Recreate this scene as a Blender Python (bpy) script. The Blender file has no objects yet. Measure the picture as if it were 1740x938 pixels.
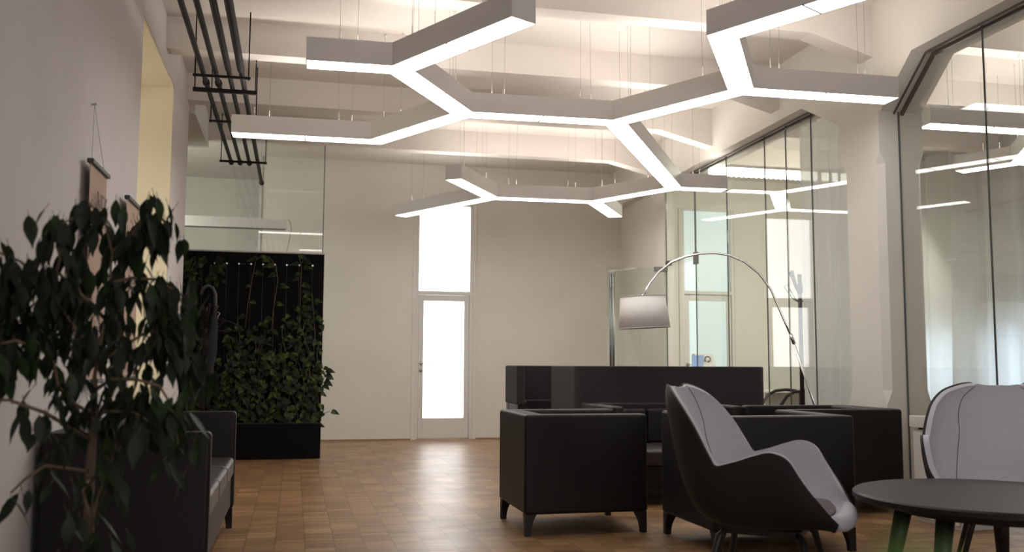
import bpy, math, random
from mathutils import Vector, Matrix
R = math.radians
C = bpy.context.scene.collection
SC = bpy.context.scene

# ------------------------------------------------------------------ camera, world, exposure
cam = bpy.data.cameras.new('camera'); co = bpy.data.objects.new('camera', cam); C.objects.link(co)
cam.sensor_width = 36.0; cam.lens = 1610.7 / 1740 * 36
cam.clip_start = 0.02
YAW, PITCH, ROLL = R(12.85), 0.0936477, 0.0047598
fw = Vector((math.sin(YAW) * math.cos(PITCH), math.cos(YAW) * math.cos(PITCH), math.sin(PITCH)))
rt0 = Vector((math.cos(YAW), -math.sin(YAW), 0)); up0 = rt0.cross(fw)
rt = rt0 * math.cos(ROLL) + up0 * math.sin(ROLL); up = up0 * math.cos(ROLL) - rt0 * math.sin(ROLL)
m = Matrix((rt, up, -fw)).transposed().to_4x4(); m.translation = Vector((0, 0, 1.08)); co.matrix_world = m
cam.dof.use_dof = True; cam.dof.focus_distance = 7.0; cam.dof.aperture_fstop = 2.2
SC.camera = co
SC.view_settings.view_transform = 'Standard'; SC.view_settings.look = 'None'
SC.view_settings.gamma = 1; SC.view_settings.use_curve_mapping = False
SC.view_settings.exposure = 0.0
w = bpy.data.worlds.new('world'); SC.world = w; w.use_nodes = True
w.node_tree.nodes['Background'].inputs[0].default_value = (0.62, 0.66, 0.80, 1)
w.node_tree.nodes['Background'].inputs[1].default_value = 0.10

LAMP_E, UP_E, PANE_E, LOUV_E = 9.8, 18.5, 3.4, 15.0

def area(name, loc, aim, sx, sy, power, col):
    l = bpy.data.lights.new(name, 'AREA'); l.shape = 'RECTANGLE'; l.size = sx; l.size_y = sy; l.energy = power; l.color = col
    o = bpy.data.objects.new(name, l); C.objects.link(o); o.location = loc
    o.rotation_euler = (Vector(aim) - Vector(loc)).to_track_quat('-Z', 'Y').to_euler(); return o
area('fill_light_behind_camera', (2.6, -3.0, 2.0), (2.6, 4.0, 7.2), 7.0, 2.6, 190, (0.98, 0.97, 1.0))  # soft fill added behind the camera, standing in for unseen daylight
area('meeting_room_fill_light', (7.4, 10.75, 3.0), (5.9, 13.7, 0.9), .9, .6, 52, (1.0, .99, 0.84))  # unseen fill added behind the column to brighten the meeting room
area('office_fill_light', (-2.6, 12.4, 2.6), (-.6, 14.6, 2.6), 1.2, 1.6, 45, (1.0, 1.0, 0.93))  # area light added out of view to lighten the office behind the plants

# ------------------------------------------------------------------ materials
def mat(name, col, rough=0.6, metal=0.0, spec=0.5, emit=None, estr=0.0, noise=0.0, nscale=8.0, bump=0.0, bscale=60.0, sheen=0.0, coat=0.0, trans=0.0):
    mt = bpy.data.materials.new(name); mt.use_nodes = True; nt = mt.node_tree; b = nt.nodes['Principled BSDF']
    b.inputs['Base Color'].default_value = (*col, 1); b.inputs['Roughness'].default_value = rough
    b.inputs['Metallic'].default_value = metal; b.inputs['Specular IOR Level'].default_value = spec
    if sheen: b.inputs['Sheen Weight'].default_value = sheen
    if coat: b.inputs['Coat Weight'].default_value = coat; b.inputs['Coat Roughness'].default_value = 0.25
    if emit: b.inputs['Emission Color'].default_value = (*emit, 1); b.inputs['Emission Strength'].default_value = estr
    tc = nt.nodes.new('ShaderNodeTexCoord')
    if noise:
        n = nt.nodes.new('ShaderNodeTexNoise'); n.inputs['Scale'].default_value = nscale; n.inputs['Detail'].default_value = 5
        r = nt.nodes.new('ShaderNodeValToRGB'); e = r.color_ramp.elements
        e[0].position = .3; e[1].position = .7
        e[0].color = (*[c * (1 - noise) for c in col], 1); e[1].color = (*[min(1, c * (1 + noise)) for c in col], 1)
        nt.links.new(tc.outputs['Object'], n.inputs['Vector']); nt.links.new(n.outputs['Fac'], r.inputs[0]); nt.links.new(r.outputs[0], b.inputs['Base Color'])
    if bump:
        n = nt.nodes.new('ShaderNodeTexNoise'); n.inputs['Scale'].default_value = bscale; n.inputs['Detail'].default_value = 6
        bm_ = nt.nodes.new('ShaderNodeBump'); bm_.inputs['Strength'].default_value = bump; bm_.inputs['Distance'].default_value = .01
        nt.links.new(tc.outputs['Object'], n.inputs['Vector']); nt.links.new(n.outputs['Fac'], bm_.inputs['Height']); nt.links.new(bm_.outputs[0], b.inputs['Normal'])
    return mt

M = {}
M['wall'] = mat('wall_plaster', (.68, .65, .59), .85, spec=.25, noise=.03, nscale=1.6, bump=.12, bscale=30)
M['wallleft'] = mat('mauve_grey_plaster', (.64, .60, .595), .85, spec=.25, noise=.05, nscale=1.3, bump=.15, bscale=20)
M['cream'] = mat('cream_plaster', (.80, .72, .55), .85, spec=.25, noise=.03, nscale=2, bump=.12, bscale=30)
M['ceil'] = mat('ceiling_plaster', (.70, .65, .60), .85, spec=.2, noise=.02, nscale=2, bump=.08, bscale=25)
M['office'] = mat('office_wall_paint', (.66, .66, .58), .8, spec=.2, noise=.02)
M['frame'] = mat('white_door_paint', (.66, .64, .60), .4, spec=.4, noise=.01)
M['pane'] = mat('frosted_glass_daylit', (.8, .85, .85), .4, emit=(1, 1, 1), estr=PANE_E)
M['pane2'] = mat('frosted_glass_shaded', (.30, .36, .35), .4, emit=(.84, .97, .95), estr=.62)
M['winwarm'] = mat('niche_window_glass', (.8, .8, .7), .4, emit=(1, .93, .74), estr=.55)
M['steel'] = mat('brushed_steel', (.55, .55, .54), .28, metal=1, noise=.06, nscale=40)
M['darksteel'] = mat('satin_dark_steel', (.22, .22, .21), .35, metal=1)
M['chrome'] = mat('chrome_tube', (.75, .75, .76), .15, metal=1)
M['darkmetal'] = mat('black_painted_pipe', (.012, .0095, .009), .6, spec=.2, noise=.15, nscale=15)
M['rail'] = mat('rail_metal', (.16, .13, .125), .4, metal=.6)
M['housing'] = mat('lamp_housing_aluminium', (.66, .63, .61), .5, spec=.4, noise=.015, nscale=3)
M['diff'] = mat('lamp_diffuser', (.9, .9, .9), .4, emit=(1, .975, .945), estr=LAMP_E)
M['updiff'] = mat('lamp_uplight_diffuser', (.9, .9, .9), .4, emit=(1, .93, .87), estr=UP_E)
M['louver'] = mat('louvre_lamp_glow', (.9, .9, .9), .4, emit=(1, 1, .86), estr=LOUV_E)
M['wire'] = mat('suspension_wire', (.30, .29, .27), .35, metal=.8)
M['dullwire'] = mat('dull_climbing_wire', (.09, .09, .09), .5, metal=.5)
M['hook'] = mat('wire_gripper', (.8, .8, .8), .25, metal=.9)
M['leather'] = mat('black_leather', (.0105, .0085, .0085), .45, spec=.28, noise=.12, nscale=6, bump=.10, bscale=160)
M['leather_edge'] = mat('leather_piping', (.022, .018, .018), .4, spec=.5, noise=.05)
M['brownleather'] = mat('dark_brown_leather', (.035, .025, .024), .36, spec=.5, noise=.15, nscale=5, bump=.12, bscale=140)
M['felt'] = mat('charcoal_wool_felt', (.032, .028, .030), .95, spec=.15, noise=.35, nscale=220, bump=.5, bscale=300, sheen=.12)
M['woodleg'] = mat('black_stained_wood', (.012, .010, .009), .45, spec=.4, noise=.2, nscale=12)
M['shellgrey'] = mat('pale_grey_wool', (.50, .49, .535), .9, spec=.15, noise=.05, nscale=90, bump=.15, bscale=250, sheen=.1)
M['shelldark'] = mat('black_shell_back', (.012, .011, .010), .6, spec=.3, noise=.1)
M['cushion'] = mat('mauve_grey_seat_pad', (.16, .135, .15), .9, spec=.15, noise=.08, nscale=120, bump=.2, bscale=250)
M['tabletop'] = mat('dark_lacquered_table', (.018, .0135, .014), .42, spec=.22, noise=.06, nscale=4)
M['shade'] = mat('lamp_shade_fabric', (.72, .69, .665), .85, spec=.15, noise=.02, nscale=60, bump=.1, bscale=300)
M['shadein'] = mat('lamp_shade_lining', (.75, .72, .66), .8)
M['stone'] = mat('marble_base', (.5, .5, .5), .3, noise=.2, nscale=4)
M['planter'] = mat('black_planter_panel', (.0045, .004, .0045), .8, spec=.12, noise=.1, nscale=5)
M['edge'] = mat('pale_panel_edging', (.50, .48, .45), .5)
M['lampwhite'] = mat('white_lamp_body', (.86, .83, .79), .5)
M['white'] = mat('white_laminate', (.60, .57, .54), .45, spec=.4, noise=.015)
M['dark'] = mat('dark_plastic', (.03, .03, .03), .4)
M['screen'] = mat('blue_device_screen', (.05, .08, .16), .2, emit=(.30, .45, .75), estr=.5)
M['paper'] = mat('poster_paper', (.46, .34, .27), .8, spec=.15, noise=.04, nscale=3)
M['print'] = mat('faded_grey_print', (.22, .18, .17), .8)
M['trunk'] = mat('ficus_bark', (.13, .085, .055), .8, noise=.25, nscale=30, bump=.4, bscale=60)
M['twig'] = mat('green_twig', (.10, .085, .045), .7, noise=.15)
M['soil'] = mat('potting_soil', (.03, .02, .015), .95, noise=.4, nscale=60, bump=.5)
M['pot'] = mat('grey_plant_pot', (.10, .10, .10), .5, noise=.05)
M['fabricblue'] = mat('navy_umbrella_cloth', (.007, .008, .012), .85, noise=.1)
M['skirt'] = mat('wood_skirting', (.30, .19, .10), .5, noise=.15, nscale=8)

def leafmat(name, c0, c1, rough, sc, tr=.25):
    mt = bpy.data.materials.new(name); mt.use_nodes = True; nt = mt.node_tree; b = nt.nodes['Principled BSDF']
    b.inputs['Roughness'].default_value = rough
    tc = nt.nodes.new('ShaderNodeTexCoord'); n = nt.nodes.new('ShaderNodeTexNoise'); n.inputs['Scale'].default_value = sc
    r = nt.nodes.new('ShaderNodeValToRGB'); e = r.color_ramp.elements
    b.inputs['Specular IOR Level'].default_value = .3; e[0].position = .50; e[1].position = .76; e[0].color = (*c0, 1); e[1].color = (*c1, 1)
    nt.links.new(tc.outputs['Object'], n.inputs['Vector']); nt.links.new(n.outputs['Fac'], r.inputs[0]); nt.links.new(r.outputs[0], b.inputs['Base Color'])
    t = nt.nodes.new('ShaderNodeBsdfTranslucent'); nt.links.new(r.outputs[0], t.inputs['Color'])
    mx = nt.nodes.new('ShaderNodeMixShader'); mx.inputs[0].default_value = tr
    nt.links.new(b.outputs[0], mx.inputs[1]); nt.links.new(t.outputs[0], mx.inputs[2]); nt.links.new(mx.outputs[0], nt.nodes['Material Output'].inputs[0])
    return mt
M['ficus'] = leafmat('ficus_leaf', (.010, .019, .008), (.028, .052, .016), .5, 9)
M['pothos'] = leafmat('pothos_leaf', (.012, .021, .007), (.12, .16, .022), .55, 12)
M['fgleaf'] = leafmat('bright_green_leaf', (.10, .22, .03), (.16, .30, .05), .5, 20, .5)

def glassmat(name, tint, k=1.0):
    mt = bpy.data.materials.new(name); mt.use_nodes = True; nt = mt.node_tree; nt.nodes.clear()
    o = nt.nodes.new('ShaderNodeOutputMaterial'); g = nt.nodes.new('ShaderNodeNewGeometry')
    d = nt.nodes.new('ShaderNodeVectorMath'); d.operation = 'DOT_PRODUCT'
    nt.links.new(g.outputs['Normal'], d.inputs[0]); nt.links.new(g.outputs['Incoming'], d.inputs[1])
    def mth(op, a, bb=None):
        n = nt.nodes.new('ShaderNodeMath'); n.operation = op
        if hasattr(a, 'links'): nt.links.new(a, n.inputs[0])
        else: n.inputs[0].default_value = a
        if bb is not None: n.inputs[1].default_value = bb
        return n.outputs[0]
    a = mth('ABSOLUTE', d.outputs['Value'])
    s = nt.nodes.new('ShaderNodeMath'); s.operation = 'SUBTRACT'; s.inputs[0].default_value = 1; nt.links.new(a, s.inputs[1])
    p = mth('POWER', s.outputs[0], 5.0); q = mth('MULTIPLY', p, .96 * k); f = mth('ADD', q, .04 * k)
    t = nt.nodes.new('ShaderNodeBsdfTransparent'); t.inputs[0].default_value = (*tint, 1)
    gl = nt.nodes.new('ShaderNodeBsdfGlossy'); gl.inputs['Roughness'].default_value = 0.0; gl.inputs[0].default_value = (1, 1, 1, 1)
    mx = nt.nodes.new('ShaderNodeMixShader'); nt.links.new(f, mx.inputs[0]); nt.links.new(t.outputs[0], mx.inputs[1]); nt.links.new(gl.outputs[0], mx.inputs[2])
    nt.links.new(mx.outputs[0], o.inputs[0]); return mt
M['glass'] = glassmat('clear_partition_glass', (.975, .99, .972))
M['glassdoor'] = glassmat('glass_door_leaf_glass', (.95, .98, .955))
M['seal'] = mat('glass_joint_seal', (.10, .11, .10), .25, spec=.6)

def sheer(name, col, tr):
    mt = bpy.data.materials.new(name); mt.use_nodes = True; nt = mt.node_tree; nt.nodes.clear()
    o = nt.nodes.new('ShaderNodeOutputMaterial'); d = nt.nodes.new('ShaderNodeBsdfDiffuse'); t = nt.nodes.new('ShaderNodeBsdfTranslucent'); tp = nt.nodes.new('ShaderNodeBsdfTransparent')
    d.inputs[0].default_value = (*col, 1); t.inputs[0].default_value = (*col, 1)
    m1 = nt.nodes.new('ShaderNodeMixShader'); m1.inputs[0].default_value = .5; m2 = nt.nodes.new('ShaderNodeMixShader'); m2.inputs[0].default_value = tr
    nt.links.new(d.outputs[0], m1.inputs[1]); nt.links.new(t.outputs[0], m1.inputs[2]); nt.links.new(m1.outputs[0], m2.inputs[1]); nt.links.new(tp.outputs[0], m2.inputs[2]); nt.links.new(m2.outputs[0], o.inputs[0]); return mt
M['sheer'] = sheer('sheer_white_voile', (.84, .83, .82), .03)
M['sheer2'] = sheer('white_voile_window_curtain', (.72, .71, .70), .0)

def parquet():
    mt = bpy.data.materials.new('mosaic_parquet'); mt.use_nodes = True; nt = mt.node_tree; b = nt.nodes['Principled BSDF']; L = nt.links.new
    tc = nt.nodes.new('ShaderNodeTexCoord'); sp = nt.nodes.new('ShaderNodeSeparateXYZ'); L(tc.outputs['Object'], sp.inputs[0])
    def mth(op, a, bb=None, cc=None):
        n = nt.nodes.new('ShaderNodeMath'); n.operation = op
        for i, v in enumerate((a, bb, cc)):
            if v is None: continue
            if isinstance(v, (int, float)): n.inputs[i].default_value = v
            else: L(v, n.inputs[i])
        return n.outputs[0]
    x = mth('DIVIDE', mth('ADD', sp.outputs['X'], -.086 + 1.76), .176); y = mth('ADD', sp.outputs['Y'], 20.0)
    col = mth('FLOOR', x)
    def wn(a, bb):
        cv = nt.nodes.new('ShaderNodeCombineXYZ'); L(a, cv.inputs[0]); L(bb, cv.inputs[1]); n = nt.nodes.new('ShaderNodeTexWhiteNoise'); n.noise_dimensions = '2D'; L(cv.outputs[0], n.inputs['Vector']); return n.outputs['Value']
    off = mth('MULTIPLY', wn(col, mth('MULTIPLY', col, 1.7)), .176)
    yo = mth('ADD', y, off)
    strip = mth('FLOOR', mth('DIVIDE', yo, .0176)); block = mth('FLOOR', mth('DIVIDE', yo, .176))
    v = mth('ADD', mth('MULTIPLY', wn(col, strip), .62), mth('MULTIPLY', wn(mth('ADD', col, 31.3), block), .38))
    gn = nt.nodes.new('ShaderNodeTexNoise'); mp = nt.nodes.new('ShaderNodeMapping'); mp.inputs['Scale'].default_value = (9, 120, 1); L(tc.outputs['Object'], mp.inputs[0]); L(mp.outputs[0], gn.inputs['Vector']); gn.inputs['Scale'].default_value = 1.0
    v2 = mth('ADD', mth('MULTIPLY', v, .72), mth('MULTIPLY', gn.outputs['Fac'], .28))
    r = nt.nodes.new('ShaderNodeValToRGB'); e = r.color_ramp.elements
    e[0].position = .12; e[0].color = (.115, .060, .028, 1); e[1].position = .88; e[1].color = (.40, .245, .115, 1)
    k = e.new(.5); k.color = (.235, .130, .060, 1)
    L(v2, r.inputs[0])
    fx = mth('FRACT', x); jx = mth('LESS_THAN', fx, .026); fy = mth('FRACT', mth('DIVIDE', yo, .0176)); jy = mth('MULTIPLY', mth('LESS_THAN', fy, .08), .35)
    j = mth('MAXIMUM', mth('MULTIPLY', jx, .8), jy)
    mx = nt.nodes.new('ShaderNodeMixRGB'); L(j, mx.inputs[0]); L(r.outputs[0], mx.inputs[1]); mx.inputs[2].default_value = (.06, .032, .016, 1); L(mx.outputs[0], b.inputs['Base Color'])
    n2 = nt.nodes.new('ShaderNodeTexNoise'); n2.inputs['Scale'].default_value = 2.2; L(tc.outputs['Object'], n2.inputs['Vector'])
    L(mth('ADD', mth('MULTIPLY', n2.outputs['Fac'], .12), .30), b.inputs['Roughness'])
    bp = nt.nodes.new('ShaderNodeBump'); bp.inputs['Strength'].default_value = .18; bp.inputs['Distance'].default_value = .004
    L(mth('SUBTRACT', mth('MULTIPLY', v2, .35), j), bp.inputs['Height']); L(bp.outputs[0], b.inputs['Normal'])
    b.inputs['Specular IOR Level'].default_value = .5
    return mt
M['floor'] = parquet()

# ------------------------------------------------------------------ mesh helpers
class MB:
    def __init__(s): s.v = []; s.f = []
    def add(s, vs, fs):
        n = len(s.v); s.v += [tuple(p) for p in vs]; s.f += [tuple(i + n for i in q) for q in fs]; return s
    def box(s, x0, x1, y0, y1, z0, z1):
        return s.add([(x0, y0, z0), (x1, y0, z0), (x1, y1, z0), (x0, y1, z0), (x0, y0, z1), (x1, y0, z1), (x1, y1, z1), (x0, y1, z1)],
                     [(0, 3, 2, 1), (4, 5, 6, 7), (0, 1, 5, 4), (1, 2, 6, 5), (2, 3, 7, 6), (3, 0, 4, 7)])
    def prism(s, pts, z0, z1, top=True):
        n = len(pts); v = [(p[0], p[1], z0) for p in pts] + [(p[0], p[1], z1) for p in pts]
        f = [tuple(reversed(range(n)))] + ([tuple(range(n, 2 * n))] if top else []) + [(i, (i + 1) % n, n + (i + 1) % n, n + i) for i in range(n)]
        return s.add(v, f)
    def extr(s, pts, axis, a0, a1):      # profile in the plane normal to axis ('x': pts are (y,z); 'y': pts are (x,z))
        n = len(pts)
        g = (lambda p, a: (a, p[0], p[1])) if axis == 'x' else (lambda p, a: (p[0], a, p[1]))
        v = [g(p, a0) for p in pts] + [g(p, a1) for p in pts]
        return s.add(v, [tuple(reversed(range(n))), tuple(range(n, 2 * n))] + [(i, (i + 1) % n, n + (i + 1) % n, n + i) for i in range(n)])
    def tube(s, path, rad, seg=10, cap=True):
        P = [Vector(p) for p in path]; n = len(P); rs = rad if hasattr(rad, '__len__') else [rad] * n
        vs = []; t0 = None
        for i, p in enumerate(P):
            t = (P[min(i + 1, n - 1)] - P[max(i - 1, 0)]).normalized()
            if t0 is None:
                a = Vector((0, 0, 1)) if abs(t.z) < .9 else Vector((1, 0, 0)); u = t.cross(a).normalized()
            else:
                u = (u - t * u.dot(t)).normalized()
            t0 = t; q = t.cross(u)
            for k in range(seg):
                an = 2 * math.pi * k / seg; vs.append(p + (u * math.cos(an) + q * math.sin(an)) * rs[i])
        f = [(i * seg + k, i * seg + (k + 1) % seg, (i + 1) * seg + (k + 1) % seg, (i + 1) * seg + k) for i in range(n - 1) for k in range(seg)]
        if cap: f += [tuple(reversed(range(seg))), tuple(range((n - 1) * seg, n * seg))]
        return s.add(vs, f)
    def lathe(s, prof, c=(0, 0), seg=40):
        vs = []; n = len(prof)
        for r_, z in prof:
            for k in range(seg):
                an = 2 * math.pi * k / seg; vs.append((c[0] + r_ * math.cos(an), c[1] + r_ * math.sin(an), z))
        f = [(i * seg + k, i * seg + (k + 1) % seg, (i + 1) * seg + (k + 1) % seg, (i + 1) * seg + k) for i in range(n - 1) for k in range(seg)]
        f += [tuple(reversed(range(seg))), tuple(range((n - 1) * seg, n * seg))]
        return s.add(vs, f)
    def build(s, name, m_, parent=None, bevel=0, bseg=3, smooth=False, loc=None):
        me = bpy.data.meshes.new(name); me.from_pydata(s.v, [], s.f); me.update()
        o = bpy.data.objects.new(name, me); C.objects.link(o)
        if m_ is not None: me.materials.append(m_)
        if parent is not None: o.parent = parent
        if loc: o.location = loc
        if bevel:
            b = o.modifiers.new('bevel', 'BEVEL'); b.width = bevel; b.segments = bseg; b.limit_method = 'ANGLE'; b.angle_limit = R(40)
            b.harden_normals = False
        if smooth or bevel:
            for p in me.polygons: p.use_smooth = True
            if bevel:
                wn_ = o.modifiers.new('wn', 'WEIGHTED_NORMAL'); wn_.keep_sharp = True
        return o
def tag(o, label=None, cat=None, group=None, kind=None):
    if label: o['label'] = label
    if cat: o['category'] = cat
    if group: o['group'] = group
    if kind: o['kind'] = kind
    return o
def empty(name, loc=(0, 0, 0), rz=0, **k):
    o = bpy.data.objects.new(name, None); C.objects.link(o); o.location = loc; o.rotation_euler = (0, 0, rz); o.empty_display_size = .1
    return tag(o, **k)
def struct(name, mb, m_, label, cat, **k):
    return tag(mb.build(name, m_, **k), label, cat, kind='structure')
def plate(lo, hi, ang0=0, rn=.02, axis='z'): pass

# ------------------------------------------------------------------ room shell
SL = math.tan(0.0267053)                     # the glass side runs slightly off the hall axis
gx = lambda c, y: c + SL * y                 # x of a line parallel to the glass
ZC = 4.03; YB = 13.75; ZS = 3.48
struct('floor', MB().box(-3.4, 9.2, -3.4, 16.2, -.12, 0), M['floor'], 'warm brown mosaic parquet floor of the hall', 'floor')
struct('ceiling', MB().box(-3.4, 9.2, -3.4, 16.2, ZC, ZC + .15), M['ceil'], 'pale plaster ceiling between the concrete ribs', 'ceiling')

# back wall, pierced by two doors with transoms
b = MB()
D1, D2 = (1.70, 2.545), (5.85, 6.73); ZD1, ZD2 = 3.44, 3.54
xs = [(-.53, D1[0], 0, ZC), (D1[0], D1[1], ZD1, ZC), (D1[1], D2[0], 0, ZC), (D2[0], D2[1], ZD2, ZC), (D2[1], 9.2, 0, ZC)]
for x0, x1, z0, z1 in xs: b.box(x0, x1, YB, YB + .3, z0, z1)
struct('wall_back', b, M['wall'], 'beige plaster end wall with the frosted glass doors', 'wall')
struct('wall_office', MB().box(-3.2, -.53, 15.6, 15.8, 0, ZC), M['office'], 'pale green grey office wall seen through the glass behind the plants', 'wall')
struct('trim_1', MB().box(-.545, -.515, YB - .02, YB + .3, 0, ZC), M['frame'], 'white vertical edge strip at the left end of the end wall', 'trim')
b = MB(); b.box(.33, D1[0] - .05, YB - .012, YB, 0, .022); b.box(D1[1] + .05, 4.8, YB - .012, YB, 0, .022)
struct('baseboard_back', b, M['skirt'], 'thin brown wooden skirting along the end wall', 'baseboard')

# left wall with the deep window recess (y 7.1 .. 8.9)
XL = -1.13
b = MB(); b.box(XL - .25, XL, -3.4, 7.12, 0, ZC); b.box(XL - .45, XL, 8.93, 10.12, 0, ZC); b.box(XL - .45, XL, 7.12, 8.93, 3.60, ZC)
struct('wall_left', b, M['wallleft'], 'long pinkish grey plaster wall on the left behind the ficus', 'wall')
b = MB(); b.box(XL - .44, XL - .005, 8.905, 8.93, 0, 3.60); b.box(XL - .44, XL - .005, 7.12, 7.14, 0, 3.6); b.box(XL - .44, XL - .005, 7.12, 8.93, 3.575, 3.60)
struct('trim_2', b, M['cream'], 'cream lining of the deep window recess in the left wall', 'trim')
we = tag(empty('window_1', (XL - .48, 8.02, 0)), 'tall window at the back of the cream recess', 'window', kind='structure')
MB().box(0, .03, -.9, .9, .25, 3.5).build('window_pane', M['winwarm'], we)
b = MB()
for y in (-.9, 0, .9): b.box(-.02, .06, y - .03, y + .03, 0, 3.6)
for z in (.12, 1.3, 3.55): b.box(-.02, .06, -.9, .9, z - .04, z + .04)
b.build('window_frame', M['frame'], we)
struct('wall_office_side', MB().box(-3.4, -3.2, 9.9, 15.8, 0, ZC), M['office'], 'side wall of the office behind the plant screen', 'wall')
struct('wall_return', MB().box(-3.2, XL - .45, 9.92, 10.12, 0, ZC), M['wall'], 'wall closing the bay left of the plant screen', 'wall')
# edge beam above the bay left of the plant screen
struct('trim_3', MB().box(XL - .22, XL + .06, 10.12, 11.72, 3.66, ZC), M['wall'], 'short plaster edge beam ending above the plant screen', 'beam')
struct('trim_4', MB().box(XL - .30, XL - .235, 10.12, 11.5, 3.42, 3.60), M['white'], 'white boxed duct under the edge beam at far left', 'duct')

# cross ribs with haunched right ends
HF = 4.35
def rib(y0, left, name, lab):
    y1 = y0 + .18; zt = ZC; xr = gx(HF, y0 + .09) + .02
    pts = [(left, 3.75), (3.98, 3.75), (xr, 3.585), (xr, zt), (left, zt)]
    b = MB().extr(pts, 'y', y0, y1)
    return struct(name, b, M['ceil'], lab, 'beam')
for i, (y0, lab) in enumerate([(1.97, 'plaster ceiling rib over the camera side of the hall'), (3.54, 'second plaster ceiling rib from the camera'), (5.11, 'plaster ceiling rib just above the nearest lamp arms'), (6.68, 'plaster ceiling rib meeting the column head'),
                               (8.29, 'plaster ceiling rib behind the forked left lamp arms'), (9.92, 'plaster ceiling rib crossing over the ends of the black pipes'), (11.62, 'far plaster ceiling rib above the glass over the plant screen')]):
    rib(y0, XL if y0 < 11 else -3.2, 'trim_%d' % (5 + i), lab)
    x0 = gx(4.72, y0) + .02
    struct('trim_%d' % (15 + i), MB().box(x0, 9.2, y0, y0 + .18, 3.75, ZC), M['ceil'], 'ceiling rib of the meeting room, in line with the ' + ['first', 'second', 'third', 'fourth', 'fifth', 'sixth', 'seventh'][i] + ' rib of the hall', 'beam')

# longitudinal wall above the glass, with haunches around the column
def long_beam():
    # profile in (y,z): soffit
    prof = [(-3.4, ZS), (6.17, ZS), (6.60, 3.12), (7.14, 3.12), (7.86, ZS), (13.75, ZS), (13.75, ZC), (-3.4, ZC)]
    n = len(prof); v = [(gx(HF, y), y, z) for y, z in prof] + [(gx(4.72, y), y, z) for y, z in prof]
    return MB().add(v, [tuple(reversed(range(n))), tuple(range(n, 2 * n))] + [(i, (i + 1) % n, n + (i + 1) % n, n + i) for i in range(n)])
struct('wall_right', long_beam(), M['wall'], 'plaster wall above the glass partition with a splayed soffit around the column', 'wall')
def column():
    y0, y1 = 6.60, 7.14; xa0, xb0 = gx(4.33, y0), gx(4.73, y0); xa1, xb1 = gx(4.33, y1), gx(4.73, y1); c = .05
    def ring(k, z): return [(xa0 + c * k, y0, z), (xb0 - c * k, y0, z), (xb0, y0 + c * k, z), (xb1, y1 - c * k, z), (xb1 - c * k, y1, z), (xa1 + c * k, y1, z), (xa1, y1 - c * k, z), (xa0, y0 + c * k, z)]
    lv = [(0.01, 0), (0.01, .78), (1, .90), (1, 2.70), (0.01, 2.80), (0.01, 3.13)]
    v = []
    for k, z in lv: v += ring(k, z)
    f = [(i * 8 + j, i * 8 + (j + 1) % 8, (i + 1) * 8 + (j + 1) % 8, (i + 1) * 8 + j) for i in range(len(lv) - 1) for j in range(8)]
    f += [tuple(reversed(range(8))), tuple(range(40, 48))]
    return MB().add(v, f)
struct('wall_column', column(), M['wall'], 'pale square column with chamfered corners between the glass walls', 'column')
# solid stub beside the end wall
def slab(c0, c1, y0, y1, z0, z1):
    return MB().add([(gx(c0, y0), y0, z0), (gx(c1, y0), y0, z0), (gx(c1, y1), y1, z0), (gx(c0, y1), y1, z0), (gx(c0, y0), y0, z1), (gx(c1, y0), y0, z1), (gx(c1, y1), y1, z1), (gx(c0, y1), y1, z1)],
                    [(0, 3, 2, 1), (4, 5, 6, 7), (0, 1, 5, 4), (1, 2, 6, 5), (2, 3, 7, 6), (3, 0, 4, 7)])
struct('wall_stub', slab(4.49, 4.62, 11.86, 13.75, 0, ZS + .01), M['wall'], 'short beige wall piece between the open glass door and the end wall', 'wall')
struct('wall_meeting_room', MB().box(8.75, 8.95, -3.4, 13.75, 0, ZC), M['wall'], 'outer wall of the meeting room behind the long curtain', 'wall')
struct('wall_front', MB().box(-3.4, 9.2, -3.6, -3.4, 0, ZC), M['wall'], 'wall behind the camera', 'wall')

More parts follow.
